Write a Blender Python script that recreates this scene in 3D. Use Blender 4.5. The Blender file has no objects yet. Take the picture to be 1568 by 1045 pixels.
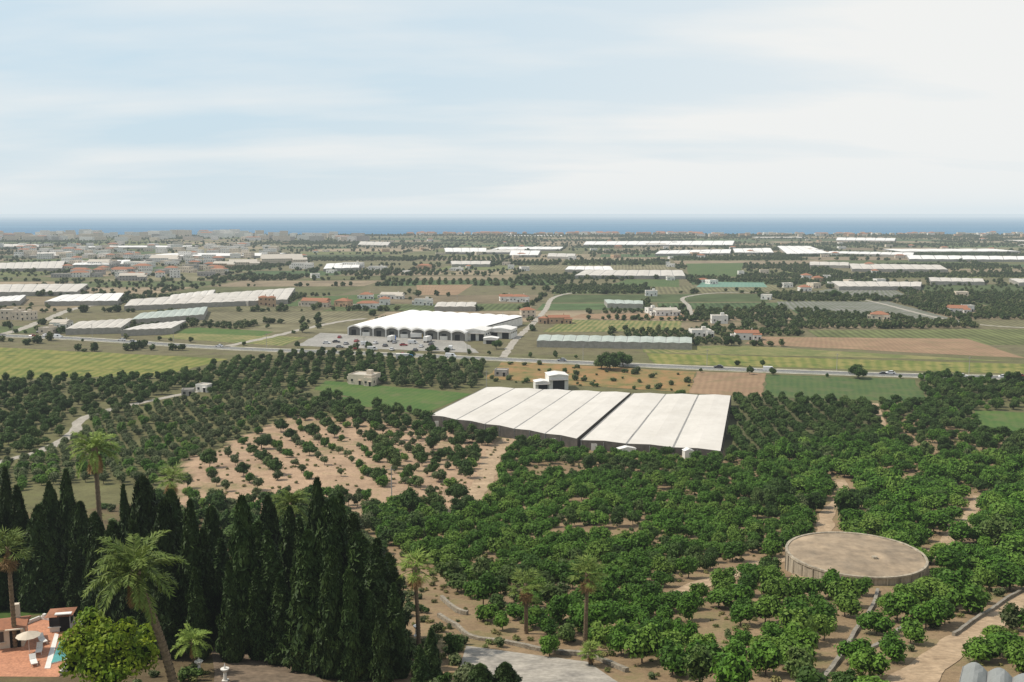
import bpy, bmesh, math, random
import numpy as np
rng=np.random.default_rng(7); random.seed(7)
W,H,F=1568.0,1045.0,1524.0
PITCH=math.radians(7.31); CZ=80.0
cP,sP=math.cos(PITCH),math.sin(PITCH)
scene=bpy.context.scene
# ------------------------------------------------------------------ terrain
def T(x,y):
    x=np.asarray(x,float); y=np.asarray(y,float)
    yy=np.clip(y,-30,None)
    b=0.0004*np.clip(380-yy,0,None)**2
    b=b+1.8*np.exp(-((x+70)/55)**2-((y-290)/40)**2)*np.clip((380-y)/60,0,1)
    fade=np.clip((375-y)/80,0,1)
    b=b+fade*(0.35*np.sin(x/23+1)*np.sin(y/19)+0.12*np.sin(x/5.1+y/9)*np.sin(y/6.3))
    b=b+3*np.exp(-((y-3450)/300)**2)*(0.5+0.5*np.tanh((x+900)/500))
    b=b-12*np.clip((y-3750-60*np.sin(x/300.))/200,0,1)
    return b
def Ts(x,y): return float(T(x,y))
def ray(u,v):
    dx=(u-W/2)/F; dv=(v-H/2)/F
    return dx, cP-dv*sP, -sP-dv*cP
_ts=np.geomspace(30,7000,2500)
def P(u,v,z=None):
    d=ray(u,v)
    if z is not None:
        t=(z-CZ)/d[2]; return np.array([d[0]*t,d[1]*t,z])
    f=CZ+d[2]*_ts-T(d[0]*_ts,d[1]*_ts)
    i=int(np.argmax(f<0)); a,b=_ts[i-1],_ts[i]
    for _ in range(18):
        m=(a+b)/2
        if CZ+d[2]*m-Ts(d[0]*m,d[1]*m)<0: b=m
        else: a=m
    return np.array([d[0]*a,d[1]*a,Ts(d[0]*a,d[1]*a)])
def top_at(u,v,y):
    d=ray(u,v); t=y/d[1]; return d[0]*t,CZ+d[2]*t
def inside(px,py,poly):
    r=np.zeros(len(px),bool); n=len(poly)
    for i in range(n):
        x1,y1=poly[i][:2]; x2,y2=poly[(i+1)%n][:2]
        if y1==y2: continue
        c=((y1>py)!=(y2>py))&(px<(x2-x1)*(py-y1)/(y2-y1)+x1); r^=c
    return r
def ldist(px,py,pts):
    r=np.full(len(px),1e9)
    for a,b in zip(pts[:-1],pts[1:]):
        ax,ay=a[:2]; bx,by=b[:2]; L=(bx-ax)**2+(by-ay)**2+1e-9
        t=np.clip(((px-ax)*(bx-ax)+(py-ay)*(by-ay))/L,0,1)
        r=np.minimum(r,np.hypot(px-ax-t*(bx-ax),py-ay-t*(by-ay)))
    return r
ex_poly=[]; ex_line=[]
def excluded(x,y,pad=1.0):
    e=np.zeros(len(x),bool)
    for p in ex_poly: e|=inside(x,y,p)
    for pts,w in ex_line: e|=ldist(x,y,pts)<w*pad
    return e
def nz(x,y,s,ph=0.0):
    return (np.sin(x/s+ph)*np.sin(y/s*1.13+ph*2)+np.sin(x/s*1.9+y/s*1.3+ph*3)+np.sin(x/s*.7-y/s*2.1+ph))/3
# ------------------------------------------------------------------ materials
def newmat(name):
    m=bpy.data.materials.new(name); m.use_nodes=True
    nt=m.node_tree; b=nt.nodes['Principled BSDF']; return m,nt,b
def N(nt,t,**kw):
    n=nt.nodes.new(t)
    for k,v in kw.items(): setattr(n,k,v)
    return n
def mixc(nt,fac,a,b,bt='MIX'):
    n=nt.nodes.new('ShaderNodeMix'); n.data_type='RGBA'; n.blend_type=bt
    for s,vv in ((n.inputs[0],fac),(n.inputs[6],a),(n.inputs[7],b)):
        if isinstance(vv,(int,float)): s.default_value=vv
        elif isinstance(vv,(tuple,list)): s.default_value=(*vv[:3],1)
        else: nt.links.new(vv,s)
    return n.outputs[2]
def noise(nt,vec,scale,detail=4,rough=.6):
    n=N(nt,'ShaderNodeTexNoise'); n.inputs['Scale'].default_value=scale
    n.inputs['Detail'].default_value=detail; n.inputs['Roughness'].default_value=rough
    nt.links.new(vec,n.inputs['Vector']); return n.outputs['Fac']
def maprange(nt,v,a,b,c=0.,d=1.):
    n=N(nt,'ShaderNodeMapRange'); nt.links.new(v,n.inputs[0])
    for i,x in enumerate((a,b,c,d)): n.inputs[i+1].default_value=x
    return n.outputs[0]
def pos(nt): return N(nt,'ShaderNodeNewGeometry').outputs['Position']
def mat_simple(name,c,c2=None,scale=.5,rough=.85,spec=.2,scale2=None,bump=0,streak=False):
    m,nt,b=newmat(name); b.inputs['Roughness'].default_value=rough
    b.inputs['Specular IOR Level'].default_value=spec
    c2=c2 or tuple(x*.75 for x in c)
    p=pos(nt); q=p
    if streak:
        mp=N(nt,'ShaderNodeMapping'); mp.inputs['Scale'].default_value=(2.,2.,.25); nt.links.new(p,mp.inputs[0]); q=mp.outputs[0]
    f=maprange(nt,noise(nt,q,scale,5,.65),.35,.65)
    col=mixc(nt,f,c,c2)
    if scale2:
        f2=maprange(nt,noise(nt,q,scale2,3),.3,.7,.75,1.2); 
        cc=N(nt,'ShaderNodeCombineColor'); 
        for i in range(3): nt.links.new(f2,cc.inputs[i])
        col=mixc(nt,1.,col,cc.outputs[0],'MULTIPLY')
    nt.links.new(col,b.inputs['Base Color'])
    if bump:
        bp=N(nt,'ShaderNodeBump'); bp.inputs['Strength'].default_value=bump; bp.inputs['Distance'].default_value=.2
        nt.links.new(noise(nt,p,scale*3,4),bp.inputs['Height']); nt.links.new(bp.outputs[0],b.inputs['Normal'])
    return m
def mat_leaf(name,c1,c2,scale=.35,trans=.2,c3=None,var=.3):
    m,nt,b=newmat(name); b.inputs['Roughness'].default_value=.6; b.inputs['Specular IOR Level'].default_value=.2
    p=pos(nt); f=maprange(nt,noise(nt,p,scale,3),.35,.65)
    col=mixc(nt,f,c1,c2)
    oi=N(nt,'ShaderNodeObjectInfo')
    if c3: col=mixc(nt,maprange(nt,oi.outputs['Random'],.5,1.,0,.85),col,c3)
    r=maprange(nt,noise(nt,p,.013,2),.3,.7,.78,1.22)
    mm=N(nt,'ShaderNodeMath',operation='MULTIPLY'); nt.links.new(r,mm.inputs[0]); nt.links.new(maprange(nt,oi.outputs['Random'],0,1,1-var,1+var),mm.inputs[1])
    cc=N(nt,'ShaderNodeCombineColor')
    for i in range(3): nt.links.new(mm.outputs[0],cc.inputs[i])
    col=mixc(nt,1.,col,cc.outputs[0],'MULTIPLY')
    nt.links.new(col,b.inputs['Base Color'])
    if trans:
        t=N(nt,'ShaderNodeBsdfTranslucent'); nt.links.new(col,t.inputs[0])
        mx=N(nt,'ShaderNodeMixShader'); mx.inputs[0].default_value=trans
        nt.links.new(b.outputs[0],mx.inputs[1]); nt.links.new(t.outputs[0],mx.inputs[2])
        nt.links.new(mx.outputs[0],nt.nodes['Material Output'].inputs['Surface'])
    return m
def mat_field(name,c1,c2,row=3.,contrast=.6,patchc=None):
    m,nt,b=newmat(name); b.inputs['Roughness'].default_value=.95; b.inputs['Specular IOR Level'].default_value=.1
    uv=N(nt,'ShaderNodeUVMap').outputs[0]; p=pos(nt)
    w=N(nt,'ShaderNodeTexWave'); w.bands_direction='X'; w.inputs['Scale'].default_value=.314/row
    w.inputs['Distortion'].default_value=1.2; w.inputs['Detail'].default_value=2; w.inputs['Detail Scale'].default_value=.3
    nt.links.new(uv,w.inputs['Vector'])
    n1=noise(nt,p,.05,6,.7)
    a=N(nt,'ShaderNodeMath',operation='MULTIPLY_ADD'); nt.links.new(w.outputs['Fac'],a.inputs[0]); a.inputs[1].default_value=contrast
    nt.links.new(maprange(nt,n1,.35,.65,-.3,.7),a.inputs[2]); a.use_clamp=True
    col=mixc(nt,a.outputs[0],c1,c2)
    if patchc: col=mixc(nt,maprange(nt,noise(nt,p,.09,5,.7),.5,.65),col,patchc)
    nt.links.new(col,b.inputs['Base Color']); return m
L_cit=mat_leaf('citrus_leaves',(.045,.115,.010),(.095,.205,.020),.5,.25,(.12,.18,.03))
L_dark=mat_leaf('dark_leaves',(.030,.068,.010),(.066,.122,.020),.4,.2,(.075,.105,.028))
L_olive=mat_leaf('olive_leaves',(.085,.110,.042),(.125,.15,.06),.4,.15)
L_far=mat_leaf('distant_leaves',(.034,.060,.015),(.068,.100,.027),.05,.12,(.10,.105,.04))
L_cyp=mat_leaf('cypress_leaves',(.018,.038,.008),(.042,.070,.016),.6,.12)
L_yel=mat_leaf('young_leaves',(.12,.21,.012),(.27,.34,.02),.6,.3)
L_palm=mat_leaf('palm_leaves',(.11,.17,.028),(.20,.26,.055),.8,.2)
L_dead=mat_leaf('dead_fronds',(.24,.15,.06),(.33,.20,.09),.8,.1)
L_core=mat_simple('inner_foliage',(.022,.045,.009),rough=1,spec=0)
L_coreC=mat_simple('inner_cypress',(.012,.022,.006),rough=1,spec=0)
L_pink=mat_leaf('bougainvillea_flowers',(.40,.02,.14),(.5,.04,.22),.8,.1)
L_grass=mat_leaf('grass_leaves',(.12,.15,.04),(.22,.19,.07),.3,.1)
BARK=mat_simple('bark',(.16,.12,.085),(.09,.065,.045),2.)
PBARK=mat_simple('palm_bark',(.24,.18,.12),(.13,.095,.06),4.)
WHITE=mat_simple('white_plaster',(.74,.72,.68),(.60,.58,.53),.3)
CREAM=mat_simple('cream_plaster',(.62,.54,.43),(.50,.43,.34),.3)
OCHRE=mat_simple('ochre_plaster',(.48,.33,.21),(.40,.27,.17),.3)
GREYW=mat_simple('grey_render',(.38,.36,.33),(.30,.28,.26),.3)
TERRA=mat_simple('terracotta_tiles',(.34,.15,.085),(.24,.115,.07),1.5)
FLATR=mat_simple('flat_roof',(.50,.46,.39),(.40,.36,.31),.5)
GLASS=mat_simple('window_glass',(.03,.035,.04),rough=.2,spec=.5)
DARK=mat_simple('dark_opening',(.02,.02,.02),rough=.9)
ASPH=mat_simple('asphalt',(.15,.148,.145),(.11,.11,.108),.4)
PAINT=mat_simple('road_paint',(.7,.7,.68),(.55,.55,.53),2)
CONC=mat_simple('concrete',(.30,.27,.22),(.20,.18,.145),.6,scale2=3.)
DIRT=mat_simple('dirt_track',(.42,.31,.20),(.30,.215,.135),.25,scale2=1.2,bump=.4)
DIRTG=mat_simple('pale_track',(.38,.35,.30),(.28,.255,.21),.25,scale2=1.2)
SHOULD=mat_simple('gravel_shoulder',(.42,.39,.33),(.24,.235,.15),.15,scale2=.8)
PAVE=mat_simple('pale_paving',(.38,.345,.29),(.24,.22,.19),.3,scale2=1.5)
TILE=mat_simple('terracotta_paving',(.50,.24,.14),(.40,.19,.115),.8,scale2=4.)
STONE=mat_simple('dry_stone',(.34,.30,.23),(.17,.15,.12),2.,scale2=5.,bump=.6)
METAL=mat_simple('galvanised_steel',(.40,.41,.41),rough=.5,spec=.4)
GUTT=mat_simple('gutter_zinc',(.27,.265,.25),(.20,.195,.185),.3,rough=.6)
RAIL=mat_simple('white_rail',(.6,.6,.58),rough=.5,spec=.4)
def plastic(name,c,c2,dirt=.06):
    m,nt,b=newmat(name); b.inputs['Roughness'].default_value=.55; b.inputs['Specular IOR Level'].default_value=.3
    p=pos(nt); f=maprange(nt,noise(nt,p,dirt,6,.7),.4,.68)
    col=mixc(nt,f,c,c2)
    col=mixc(nt,maprange(nt,noise(nt,p,.8,3,.8),.55,.75,0,.35),col,tuple(x*.6 for x in c2))
    nt.links.new(col,b.inputs['Base Color']); return m
SHEET=plastic('white_greenhouse_sheet',(.61,.575,.52),(.52,.485,.43))
SHEETW=plastic('bright_roof_sheet',(.74,.72,.69),(.64,.62,.58))
SHEETC=plastic('weathered_sheet',(.54,.50,.44),(.43,.395,.34))
SHEETT=plastic('translucent_sheet',(.40,.44,.39),(.31,.35,.30))
SHADEW=mat_simple('open_side_shade',(.12,.105,.09),(.07,.064,.055),.5)  # dark wall colour paints the shade under the greenhouse's open-sided roof
PALEW=mat_simple('pale_side_sheet',(.34,.32,.28),(.24,.23,.20),.5)
# ------------------------------------------------------------------ mesh builders
def npmesh(name,parts,mats,smooth=False):
    V=[];LI=[];LS=[];MI=[];off=0
    for v,f,m in parts:
        v=np.asarray(v,float).reshape(-1,3); f=np.asarray(f,int)
        V.append(v); LI.append((f+off).ravel()); LS.append(np.full(len(f),f.shape[1])); MI.append(np.full(len(f),m)); off+=len(v)
    V=np.concatenate(V);LI=np.concatenate(LI);LS=np.concatenate(LS);MI=np.concatenate(MI)
    me=bpy.data.meshes.new(name); me.vertices.add(len(V)); me.vertices.foreach_set('co',V.ravel())
    me.loops.add(len(LI)); me.loops.foreach_set('vertex_index',LI)
    me.polygons.add(len(LS)); st=np.concatenate([[0],np.cumsum(LS)[:-1]])
    me.polygons.foreach_set('loop_start',st); me.polygons.foreach_set('material_index',MI)
    for m in mats: me.materials.append(m)
    me.update(calc_edges=True); me.validate()
    if smooth: me.polygons.foreach_set('use_smooth',[True]*len(me.polygons))
    return me
def link(name,me,loc=(0,0,0),rz=0,sc=1):
    o=bpy.data.objects.new(name,me); scene.collection.objects.link(o)
    o.location=loc; o.rotation_euler[2]=rz; o.scale=(sc,sc,sc) if np.isscalar(sc) else sc
    return o
class MB:
    def __init__(s): s.v=[];s.f=[];s.m=[];s.tr=(0,0,0,0)
    def at(s,x,y,z,rz): s.tr=(x,y,z,rz); return s
    def add(s,vs,fs,m):
        o=len(s.v); x0,y0,z0,r=s.tr; c,sn=math.cos(r),math.sin(r)
        for a in vs: s.v.append((x0+a[0]*c-a[1]*sn,y0+a[0]*sn+a[1]*c,z0+a[2]))
        for f in fs: s.f.append([i+o for i in f]); s.m.append(m)
    def box(s,cx,cy,z0,sx,sy,sz,m):
        a,b=sx/2,sy/2
        s.add([(cx-a,cy-b,z0),(cx+a,cy-b,z0),(cx+a,cy+b,z0),(cx-a,cy+b,z0),(cx-a,cy-b,z0+sz),(cx+a,cy-b,z0+sz),(cx+a,cy+b,z0+sz),(cx-a,cy+b,z0+sz)],
          [(0,3,2,1),(4,5,6,7),(0,1,5,4),(1,2,6,5),(2,3,7,6),(3,0,4,7)],m)
    def prism(s,poly,z0,z1,m,mt=None):
        n=len(poly); s.add([(p[0],p[1],z0) for p in poly]+[(p[0],p[1],z1) for p in poly],[(i,(i+1)%n,n+(i+1)%n,n+i) for i in range(n)],m)
        s.add([(p[0],p[1],z1) for p in poly],[tuple(range(n))],m if mt is None else mt)
    def cyl(s,p0,p1,r0,r1,n,m):
        p0=np.array(p0,float);p1=np.array(p1,float);d=p1-p0;d/=np.linalg.norm(d)+1e-9
        a=np.cross(d,[0,0,1.]) if abs(d[2])<.9 else np.cross(d,[1.,0,0]); a/=np.linalg.norm(a); b=np.cross(d,a)
        vs=[]
        for p,r in((p0,r0),(p1,r1)):
            for i in range(n):
                t=2*math.pi*i/n; vs.append(tuple(p+r*(a*math.cos(t)+b*math.sin(t))))
        s.add(vs,[(i,(i+1)%n,n+(i+1)%n,n+i) for i in range(n)]+[tuple(range(n))[::-1],tuple(range(n,2*n))],m)
    def extr(s,prof,y0,y1,m):
        n=len(prof); s.add([(p[0],y0,p[1]) for p in prof]+[(p[0],y1,p[1]) for p in prof],
          [(i,(i+1)%n,n+(i+1)%n,n+i) for i in range(n)]+[tuple(range(n))[::-1],tuple(range(n,2*n))],m)
    def mesh(s,name,mats):
        me=bpy.data.meshes.new(name); me.from_pydata(s.v,[],s.f)
        for m in mats: me.materials.append(m)
        me.polygons.foreach_set('material_index',s.m); me.update()
        bm=bmesh.new(); bm.from_mesh(me); bmesh.ops.recalc_face_normals(bm,faces=bm.faces); bm.to_mesh(me); bm.free()
        return me
    def build(s,name,mats,loc=(0,0,0),rz=0,sc=1): return link(name,s.mesh(name,mats),loc,rz,sc)
bm=bmesh.new(); bmesh.ops.create_icosphere(bm,subdivisions=2,radius=1); ICOV=np.array([v.co[:] for v in bm.verts]); ICOF=np.array([[v.index for v in f.verts] for f in bm.faces]); bm.free()
def nrm(a): return a/(np.linalg.norm(a,axis=-1,keepdims=True)+1e-9)
def leafq(C,Nn,l,w,axis=None):
    n=len(C); r=rng.normal(size=(n,3)) if axis is None else axis
    t=nrm(np.cross(np.cross(Nn,r),Nn)) if axis is not None else nrm(np.cross(Nn,r))
    b=nrm(np.cross(Nn,t)); l=np.reshape(l,(-1,1)); w=np.reshape(w,(-1,1))
    V=np.stack([C-t*l,C+b*w-t*l*.1,C+t*l,C-b*w-t*l*.1],1).reshape(-1,3)
    return V,np.arange(4*n).reshape(-1,4)
def cylpart(p0,p1,r0,r1,n=7):
    b=MB(); b.cyl(p0,p1,r0,r1,n,0); return np.array(b.v),np.array([f for f in b.f if len(f)==4])
def crown_tree(name,h,r,base,nb,nl,ls,leaf,blobr=.45,trunk=.14,core=.74,limbs=4):
    parts=[]; cen=[];rad=[]
    ch=(h-base)
    for i in range(nb):
        d=nrm(rng.normal(size=3)); q=rng.random()**.45
        br=r*blobr*rng.uniform(.6,1.2)
        c=np.array([d[0]*q*(r-br*.7),d[1]*q*(r-br*.7),base+ch*.5+d[2]*q*(ch/2-br*.45)])
        c[2]=max(c[2],base+br*.3); cen.append(c);rad.append(br)
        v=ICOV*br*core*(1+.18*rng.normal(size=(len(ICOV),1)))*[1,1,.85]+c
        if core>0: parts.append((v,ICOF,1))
    cen=np.array(cen);rad=np.array(rad)
    idx=rng.choice(nb,nl,p=rad**2/np.sum(rad**2)); d=nrm(rng.normal(size=(nl,3))+[0,0,.3])
    C=cen[idx]+d*(rad[idx]*(.72+.46*rng.random(nl)))[:,None]*[1,1,.85]
    Nn=nrm(d+[0,0,.25]+rng.normal(size=(nl,3))*.5)
    l=ls*rng.uniform(.6,1.3,nl)
    v,f=leafq(C,Nn,l,l*.55); parts.append((v,f,0))
    lean=rng.normal(size=2)*r*.08
    tp=(lean[0],lean[1],base+ch*.3); v,f=cylpart((0,0,-.6),tp,trunk,trunk*.65); parts.append((v,f,2))
    for i in range(min(limbs,nb)):
        v,f=cylpart(tp,cen[i],trunk*.55,trunk*.2,5); parts.append((v,f,2))
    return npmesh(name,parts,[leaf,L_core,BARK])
def cypress(name,h,R,nl,pw=.6):
    parts=[]; ph=rng.random(8)*6.28; bend=rng.normal(size=2)*.35
    def rp(t,a):
        base=R*np.minimum(1,(t/.16+.2))**.6*np.clip(1-t,0,1)**pw*1.12
        return base*(1+.15*np.sin(2*a+ph[0]+t*5)+.12*np.sin(5*a+ph[1]-t*17)+.13*np.sin(t*31+2*a+ph[2])+.10*np.sin(t*13+a+ph[3]))
    t=rng.random(nl)**1.1*.995+.004; a=rng.random(nl)*6.283
    rr=rp(t,a)*(.80+.34*rng.random(nl)**1.5)
    C=np.stack([rr*np.cos(a)+bend[0]*t*t,rr*np.sin(a)+bend[1]*t*t,.3+t*h],1); out=np.stack([np.cos(a),np.sin(a),np.zeros(nl)],1)
    ax=nrm(out*.3+[0,0,1]+rng.normal(size=(nl,3))*.25); Nn=nrm(out+rng.normal(size=(nl,3))*.5)
    l=rng.uniform(.2,.62,nl); v,f=leafq(C,Nn,l,l*.33,ax); parts.append((v,f,0))
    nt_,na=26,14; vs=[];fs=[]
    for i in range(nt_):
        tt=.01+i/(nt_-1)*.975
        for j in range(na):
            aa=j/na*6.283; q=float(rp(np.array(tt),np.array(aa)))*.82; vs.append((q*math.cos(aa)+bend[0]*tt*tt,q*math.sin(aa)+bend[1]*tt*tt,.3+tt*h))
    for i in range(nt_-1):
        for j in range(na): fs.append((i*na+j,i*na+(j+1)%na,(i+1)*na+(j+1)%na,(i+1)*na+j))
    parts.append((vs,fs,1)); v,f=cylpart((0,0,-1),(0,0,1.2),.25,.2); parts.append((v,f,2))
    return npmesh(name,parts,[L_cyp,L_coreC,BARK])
def palm(name,h,fl,lean=(0,0),kind='date',nf=46,skirt=0.3,tr=.28):
    parts=[]; ns=14
    lean=np.array(lean,float)
    pts=[np.array([lean[0]*(i/ns)**1.5,lean[1]*(i/ns)**1.5,h*i/ns-(1 if i==0 else 0)]) for i in range(ns+1)]
    for i in range(ns):
        rr=tr*(1.25-.35*i/ns)
        for k in range(2):
            a=pts[i]+(pts[i+1]-pts[i])*k/2; b=pts[i]+(pts[i+1]-pts[i])*(k+1)/2
            v,f=cylpart(a,b,rr*.9,rr*1.12,9); parts.append((v,f,2))
    top=pts[-1]
    v=ICOV*[tr*1.6,tr*1.6,tr*2.2]+top; parts.append((v,ICOF,2))
    LC=[];LN=[];LA=[];LL=[];LW=[];LM=[]
    for k in range(nf):
        az=k*2.39996+rng.normal()*.25; q=k/nf
        dead= q<skirt
        el=math.radians(-75+25*rng.random()) if dead else math.radians(-20+100*((q-skirt)/(1-skirt))**.85+rng.normal()*6)
        L=fl*rng.uniform(.8,1.12)*(.7 if dead else 1)
        hd=np.array([math.cos(az),math.sin(az),0]); p=top.copy(); e=el; n=12; step=L/n; path=[p.copy()]; dirs=[]
        for i in range(n):
            d=hd*math.cos(e)+np.array([0,0,math.sin(e)]); p=p+d*step; path.append(p.copy()); dirs.append(d)
            e-= (math.radians(2.5+10*(i/n)) if kind=='date' else math.radians(2)) if e>-1.4 else 0
        m=3 if dead else 0
        v,f=cylpart(path[0],path[5],.06,.04,4); parts.append((v,f,m)); v,f=cylpart(path[5],path[-1],.04,.015,4); parts.append((v,f,m))
        side=np.array([-hd[1],hd[0],0])
        if kind=='date':
            for i in range(2,n):
                for s in (-1,1):
                    for jj in range(3):
                        c0=path[i]+(path[i+1]-path[i])*(jj/3); d=dirs[i]
                        ll=fl*.115*math.sin(math.pi*min(1,(i+.8)/(n+1.5)))**.6*rng.uniform(.8,1.15)
                        ax=nrm(side*s*.8+d*.85+np.array([0,0,-.15+.15*rng.normal()])); LC.append(c0+ax*ll*.95);LA.append(ax);LN.append(nrm(np.cross(ax,d)+rng.normal(size=3)*.2));LL.append(ll);LW.append(.062*fl/4);LM.append(m)
        else:
            c0=path[7]; d=dirs[7]
            for jj in range(17):
                th=math.radians(-115+230*jj/16); ax=nrm(d*math.cos(th)+side*math.sin(th)+np.array([0,0,-.35+.1*rng.normal()])); ll=fl*.22*(.75+.25*math.cos(th))
                LC.append(c0+ax*ll);LA.append(ax);LN.append(nrm(np.cross(ax,side)+rng.normal(size=3)*.3+[0,0,.5]));LL.append(ll);LW.append(.055);LM.append(m)
    LC,LA,LN,LL,LW,LM=map(np.array,(LC,LA,LN,LL,LW,LM))
    for m in (0,3):
        k=LM==m
        if k.any(): v,f=leafq(LC[k],LN[k],LL[k],LW[k],LA[k]); parts.append((v,f,m))
    return npmesh(name,parts,[L_palm,L_core,PBARK,L_dead])
# ------------------------------------------------------------------ scatter (instances)
def scatter(name,xy,meshes,smin,smax,zoff=0.,hvar=.15):
    xy=np.asarray(xy); n=len(xy)
    if n==0: return
    col=bpy.data.collections.new(name+'_source')
    for i,me in enumerate(meshes):
        o=bpy.data.objects.new('%s_variant_%02d'%(name,i),me); col.objects.link(o)
    me=bpy.data.meshes.new(name); z=T(xy[:,0],xy[:,1])+zoff
    me.vertices.add(n); me.vertices.foreach_set('co',np.stack([xy[:,0],xy[:,1],z],1).ravel())
    s=rng.uniform(smin,smax,n) if np.isscalar(smin) else smin
    sv=np.stack([s,s,s*(1+hvar*rng.normal(size=n).clip(-2,2))],1)
    a=me.attributes.new('scl','FLOAT_VECTOR','POINT'); a.data.foreach_set('vector',sv.ravel())
    a=me.attributes.new('rz','FLOAT','POINT'); a.data.foreach_set('value',rng.random(n)*6.283)
    a=me.attributes.new('vid','INT','POINT'); a.data.foreach_set('value',rng.integers(0,len(meshes),n))
    o=link(name,me)
    g=bpy.data.node_groups.new(name,'GeometryNodeTree')
    g.interface.new_socket('Geometry',in_out='INPUT',socket_type='NodeSocketGeometry'); g.interface.new_socket('Geometry',in_out='OUTPUT',socket_type='NodeSocketGeometry')
    gi=g.nodes.new('NodeGroupInput');go=g.nodes.new('NodeGroupOutput'); ip=g.nodes.new('GeometryNodeInstanceOnPoints'); ci=g.nodes.new('GeometryNodeCollectionInfo')
    ci.inputs['Collection'].default_value=col; ci.inputs['Separate Children'].default_value=True; ci.inputs['Reset Children'].default_value=True
    def attr(nm,t):
        k=g.nodes.new('GeometryNodeInputNamedAttribute'); k.data_type=t; k.inputs['Name'].default_value=nm; return k.outputs[0]
    cx=g.nodes.new('ShaderNodeCombineXYZ'); g.links.new(attr('rz','FLOAT'),cx.inputs[2])
    g.links.new(gi.outputs[0],ip.inputs['Points']); g.links.new(ci.outputs[0],ip.inputs['Instance']); ip.inputs['Pick Instance'].default_value=True
    g.links.new(attr('vid','INT'),ip.inputs['Instance Index']); g.links.new(cx.outputs[0],ip.inputs['Rotation']); g.links.new(attr('scl','FLOAT_VECTOR'),ip.inputs['Scale'])
    g.links.new(ip.outputs[0],go.inputs[0])
    md=o.modifiers.new('instances','NODES'); md.node_group=g
    return o
def fillpoly(poly,sa,sb,ang,jit=.4,drop=.05,ns=18.,thr=-2,ph=0.):
    poly=np.array([p[:2] for p in poly]); c=poly.mean(0); R=np.max(np.hypot(*(poly-c).T))+5
    ca,sn=math.cos(ang),math.sin(ang)
    A,B=np.meshgrid(np.arange(-R,R,sa),np.arange(-R,R,sb)); A=A.ravel()+rng.normal(size=A.size)*jit;B=B.ravel()+rng.normal(size=B.size)*jit
    x=c[0]+A*ca-B*sn;y=c[1]+A*sn+B*ca
    k=inside(x,y,poly)&(rng.random(len(x))>drop); x,y=x[k],y[k]
    k=nz(x,y,ns,ph)>thr; x,y=x[k],y[k]
    k=~excluded(x,y); return np.stack([x[k],y[k]],1)
def PX(l,z=None): return [P(u,v,z) for u,v in l]
# ------------------------------------------------------------------ ribbons, patches
def smoothline(pts,step=4):
    pts=np.array([p[:2] for p in pts]); q=[pts[0]]
    e=np.vstack([2*pts[0]-pts[1],pts,2*pts[-1]-pts[-2]])
    for i in range(1,len(e)-2):
        n=max(2,int(np.hypot(*(e[i+1]-e[i]))/step))
        for k in range(1,n+1):
            t=k/n; q.append(.5*((2*e[i])+(-e[i-1]+e[i+1])*t+(2*e[i-1]-5*e[i]+4*e[i+1]-e[i+2])*t*t+(-e[i-1]+3*e[i]-3*e[i+1]+e[i+2])*t**3))
    return np.array(q)
def ribbon_part(line,o0,o1,off,wob=0.):
    t=np.gradient(line,axis=0); t/=np.hypot(t[:,0],t[:,1])[:,None]+1e-9; nn=np.stack([t[:,1],-t[:,0]],1)
    ww=1+wob*nz(line[:,0]*1.,line[:,1]*1.,4.,2)
    cols=[line+nn*o*ww[:,None] for o in np.linspace(o0,o1,4)]
    v=np.concatenate([np.column_stack([c,T(c[:,0],c[:,1])+off]) for c in cols]); n=len(line); f=[]
    for k in range(3):
        for i in range(n-1): f.append((k*n+i,(k+1)*n+i,(k+1)*n+i+1,k*n+i+1))
    return v,np.array(f)
def ribbon(name,px,w,mat,off=.06,ex=1.0,extra=None,wob=.3):
    line=smoothline(PX(px),4 if extra else 2.5); v,f=ribbon_part(line,-w/2,w/2,off,0 if extra else wob)
    parts=[(v,f,0)]; mats=[mat]
    if extra=='road':
        mats+=[PAINT,SHOULD]
        v,f=ribbon_part(line,-w/2-3.2,w/2+3.,off-.03); parts.append((v,f,2))
        for o in (-w/2+.5,w/2-.5): v,f=ribbon_part(line,o-.12,o+.12,off+.02); parts.append((v,f,1))
        for i in range(0,len(line)-3,3):
            v,f=ribbon_part(line[i:i+2],-.08,.08,off+.02); parts.append((v,f,1))
    o=link(name,npmesh(name,parts,mats)); ex_line.append((line[::2],w/2+ex)); return line
def patch(name,px,mat,off=.05,ex=True):
    A,B,C,D=[np.array(p[:2]) for p in PX(px)]
    nu=int(np.clip(np.hypot(*(D-A))/8,2,60));nv=int(np.clip(np.hypot(*(B-A))/8,2,60))
    vs=[];fs=[];uv=[]
    lu=(np.hypot(*(D-A))+np.hypot(*(C-B)))/2; lv=(np.hypot(*(B-A))+np.hypot(*(C-D)))/2
    for j in range(nv+1):
        for i in range(nu+1):
            s,t=i/nu,j/nv; p=(A*(1-s)+D*s)*(1-t)+(B*(1-s)+C*s)*t
            if i in (0,nu) or j in (0,nv): p=p+rng.normal(size=2)*.5
            vs.append((p[0],p[1],Ts(*p)+off)); uv.append((s*lu,t*lv))
    for j in range(nv):
        for i in range(nu): a=j*(nu+1)+i; fs.append((a,a+1,a+nu+2,a+nu+1))
    me=bpy.data.meshes.new(name); me.from_pydata(vs,[],fs); me.materials.append(mat)
    ul=me.uv_layers.new(name='UVMap')
    for lp in me.loops: ul.data[lp.index].uv=uv[lp.vertex_index]
    link(name,me)
    if ex: ex_poly.append([A,B,C,D])
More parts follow.
